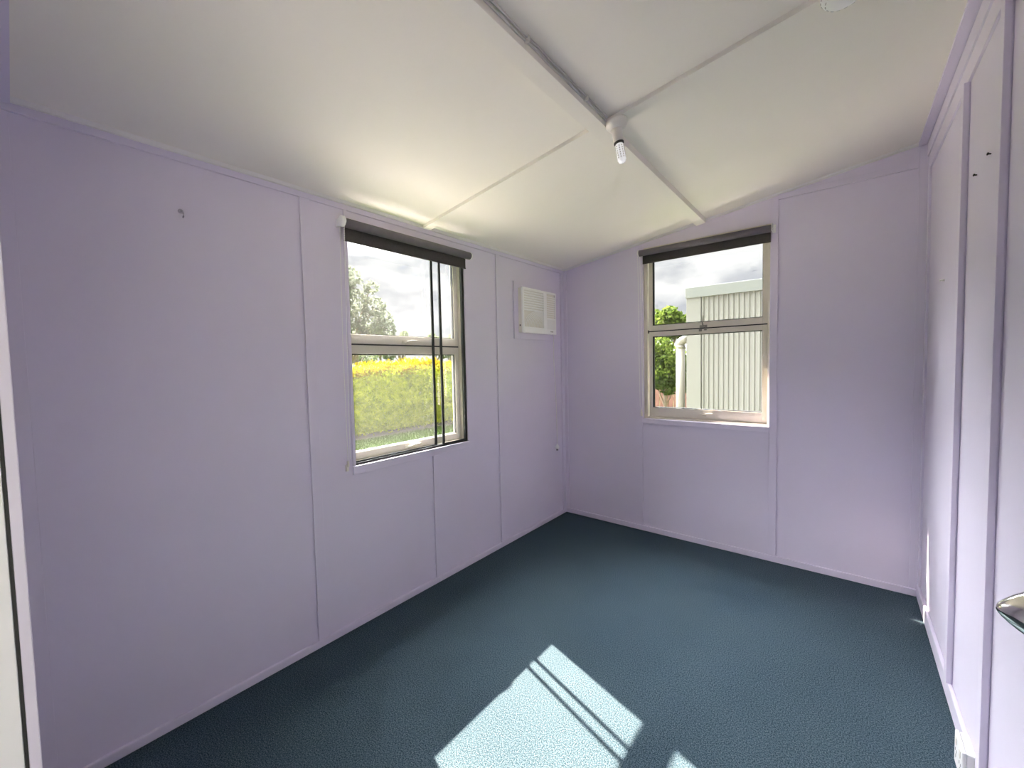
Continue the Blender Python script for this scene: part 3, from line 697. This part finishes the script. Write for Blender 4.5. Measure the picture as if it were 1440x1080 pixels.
bm = BM(); box(bm, .150, .352, SY - .004, SY + .018, GZ, 2.30, .003); build('corner_flashing', bm, 'shed', sh)
bm = BM(); box(bm, .140, xe + .03, SY - .022, SY + .03, 2.290, 2.440, .003); build('barge_cap', bm, 'shed_cap', sh, label='grey green cap along the top')
bm = BM(); hexa(bm, [(.14, SY + .031, 2.38), (xe + .03, SY + .031, 2.38), (xe + .03, 6.45, 2.44), (.14, 6.45, 2.44), (.14, SY + .031, 2.42), (xe + .03, SY + .031, 2.42), (xe + .03, 6.45, 2.5), (.14, 6.45, 2.5)]); build('roof', bm, 'roof', sh)
bm = BM(); lathe(bm, [(0, 0), (.006, 0), (.006, .004), (0, .005)], (.215, SY - .0045, 1.52), (0, -1, 0), 10); build('screw', bm, 'latch', sh); bm = BM(); lathe(bm, [(0, 0), (.006, 0), (.006, .004), (0, .005)], (.185, SY - .0225, 2.315), (0, -1, 0), 10); build('screw', bm, 'latch', sh)
bm = BM(); tube(bm, [(.050, SY + .05, GZ), (.050, SY + .05, 1.60)], .064, 24); 
tube(bm, [(.050, SY + .05, 1.555), (.050, SY + .05, 1.60)], .070, 24)
tube(bm, [(.050, SY + .05, 1.60), (.053, SY + .05, 1.635), (.070, SY + .05, 1.665), (.105, SY + .05, 1.680), (.148, SY + .05, 1.682)], .064, 24)
build('downpipe', bm, 'pvc', sh, True, 'fat cream downpipe with a rounded elbow')
# shrub, tree, fence and far roof beside the shed
fe = thing('paling_fence', 'red brown paling fence beyond the shrub', 'fence', (-3, 8.2, GZ))
bm = BM()
for k in range(70):
    x = -6.5 + k * .125; box(bm, x, x + .115, 8.2, 8.22, GZ, .62 + random.uniform(-.01, .01))
build('palings', bm, 'fence', fe)
bm = BM(); box(bm, -6.5, 2.2, 8.22, 8.27, .3, .38); box(bm, -6.5, 2.2, 8.22, 8.27, -.1, -.02); build('fence_rail', bm, 'fence', fe)
tree('lime green shrub in front of the paling fence beside the shed downpipe', (-1.45, 7.0, GZ), 2.0, .7, [(0, 0, 1.35, .42), (-.2, .1, 1.75, .38), (.25, 0, 1.7, .4), (.1, .1, 1.15, .38), (-.35, 0, 1.3, .35), (.35, .2, 1.2, .35), (-.1, 0, 2.0, .3)], 4200, .06, 'shrub', 'shrub', 'shrub', tr=.04)
tree('leafy green tree rising beside the shed roof', (-2.2, 9.4, GZ), 3.2, 1.8, [(0, 0, 2.75, .55), (.4, 0, 2.65, .42), (-.4, .2, 2.85, .5), (.1, 0, 3.05, .3), (.62, .1, 2.5, .30), (-.75, 0, 2.6, .5)], 2600, .085, 'shrub')
hs = thing('neighbour_house', 'far grey roofed house behind the shrub', 'house', (-6, 24, GZ))
bm = BM(); box(bm, -12, -1.5, 22, 28, GZ, 1.6); build('wall', bm, 'clad', hs)
bm = BM(); hexa(bm, [(-12.4, 21.6, 1.6), (-1.1, 21.6, 1.6), (-1.1, 28.4, 1.6), (-12.4, 28.4, 1.6), (-10, 24.9, 2.5), (-3.5, 24.9, 2.5), (-3.5, 25.1, 2.5), (-10, 25.1, 2.5)]); build('roof', bm, 'houseroof', hs)

# ------------------------------------------------------------------ daylight
SUN = Vector((-1, .305, .965)).normalized()
sd = bpy.data.lights.new('sun', 'SUN'); sd.energy = 10.6; sd.angle = .0095; sd.color = (1, .85, .69)
so_ = bpy.data.objects.new('sun', sd); COL.objects.link(so_); so_.rotation_euler = SUN.to_track_quat('Z', 'Y').to_euler()
world = bpy.data.worlds.new('cloudy_sky'); scene.world = world; world.use_nodes = True
nt = world.node_tree; nt.nodes.clear(); N = nt.nodes.new; Lk = nt.links.new
out = N('ShaderNodeOutputWorld'); bg = N('ShaderNodeBackground'); Lk(bg.outputs[0], out.inputs[0])
tc = N('ShaderNodeTexCoord'); sp = N('ShaderNodeSeparateXYZ'); Lk(tc.outputs['Generated'], sp.inputs[0])
def math_(op, a, b=None, c=None):
    n = N('ShaderNodeMath'); n.operation = op
    for i, v in enumerate((a, b, c)):
        if v is None: continue
        if isinstance(v, (int, float)): n.inputs[i].default_value = v
        else: Lk(v, n.inputs[i])
    return n.outputs[0]
def smooth(v, a, b, lo=0., hi=1.):
    n = N('ShaderNodeMapRange'); n.interpolation_type = 'SMOOTHSTEP'
    n.inputs['From Min'].default_value = a; n.inputs['From Max'].default_value = b; n.inputs['To Min'].default_value = lo; n.inputs['To Max'].default_value = hi
    Lk(v, n.inputs['Value']); return n.outputs['Result']
mp = N('ShaderNodeMapping'); mp.inputs['Scale'].default_value = (1, 1, 1.9); Lk(tc.outputs['Generated'], mp.inputs[0])
n1 = N('ShaderNodeTexNoise'); n1.inputs['Scale'].default_value = 3.6; n1.inputs['Detail'].default_value = 8; n1.inputs['Roughness'].default_value = .55; n1.inputs['Distortion'].default_value = .3; Lk(mp.outputs[0], n1.inputs['Vector'])
n2 = N('ShaderNodeTexNoise'); n2.inputs['Scale'].default_value = 7.5; n2.inputs['Detail'].default_value = 9; n2.inputs['Roughness'].default_value = .6; Lk(mp.outputs[0], n2.inputs['Vector'])
cloud = smooth(n1.outputs['Fac'], .28, .38)
shade = smooth(n2.outputs['Fac'], .38, .60)
def mixc(f, a, b):
    n = N('ShaderNodeMix'); n.data_type = 'RGBA'
    Lk(f, n.inputs['Factor'])
    for k, v in (('A', a), ('B', b)):
        if isinstance(v, tuple): n.inputs[k].default_value = (*v, 1)
        else: Lk(v, n.inputs[k])
    return n.outputs['Result']
cc = mixc(shade, (.55, .575, .61), (.90, .91, .90))
sky = mixc(cloud, (.26, .50, .95), cc)
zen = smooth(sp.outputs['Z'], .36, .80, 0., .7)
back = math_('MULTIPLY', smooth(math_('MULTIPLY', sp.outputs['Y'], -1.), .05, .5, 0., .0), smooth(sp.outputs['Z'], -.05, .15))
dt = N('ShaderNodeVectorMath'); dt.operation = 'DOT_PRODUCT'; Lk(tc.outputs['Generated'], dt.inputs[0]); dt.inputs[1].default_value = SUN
glow = math_('MULTIPLY', smooth(dt.outputs['Value'], .35, .92, 0., 9.2), smooth(sp.outputs['Z'], .24, .37))  # sky lobe above the visible band, boosted to brighten the room
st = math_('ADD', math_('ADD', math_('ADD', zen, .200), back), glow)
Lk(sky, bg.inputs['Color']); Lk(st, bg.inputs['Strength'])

# ------------------------------------------------------------------ camera
cam = bpy.data.cameras.new('camera'); co = bpy.data.objects.new('camera', cam); COL.objects.link(co); scene.camera = co
cam.sensor_fit = 'HORIZONTAL'; cam.sensor_width = 36.; cam.lens = 577.81 / 1440 * 36.; cam.clip_start = .01; cam.clip_end = 500
yaw, pitch, roll = -0.6821, -0.0479, -0.0213
cy, sy_ = math.cos(yaw), math.sin(yaw); cp, spi = math.cos(pitch), math.sin(pitch); cr, sr = math.cos(roll), math.sin(roll)
fwd = Vector((sy_ * cp, cy * cp, spi)); right = Vector((cy, -sy_, 0)); up = right.cross(fwd)
r2 = right * cr + up * sr; u2 = -right * sr + up * cr
co.matrix_world = Matrix(((r2.x, u2.x, -fwd.x, 1.9945), (r2.y, u2.y, -fwd.y, -3.2127), (r2.z, u2.z, -fwd.z, 1.3712), (0, 0, 0, 1)))

scene.view_settings.view_transform = 'Standard'; scene.view_settings.look = 'None'
scene.view_settings.exposure = 2.72; scene.view_settings.gamma = 1.; scene.view_settings.use_curve_mapping = False
scene.cycles.max_bounces = 16; scene.cycles.diffuse_bounces = 10; scene.cycles.glossy_bounces = 4; scene.cycles.transparent_max_bounces = 24
scene.cycles.caustics_reflective = False; scene.cycles.caustics_refractive = False
scene.cycles.sample_clamp_indirect = 6.
scene.cycles.use_denoising = True
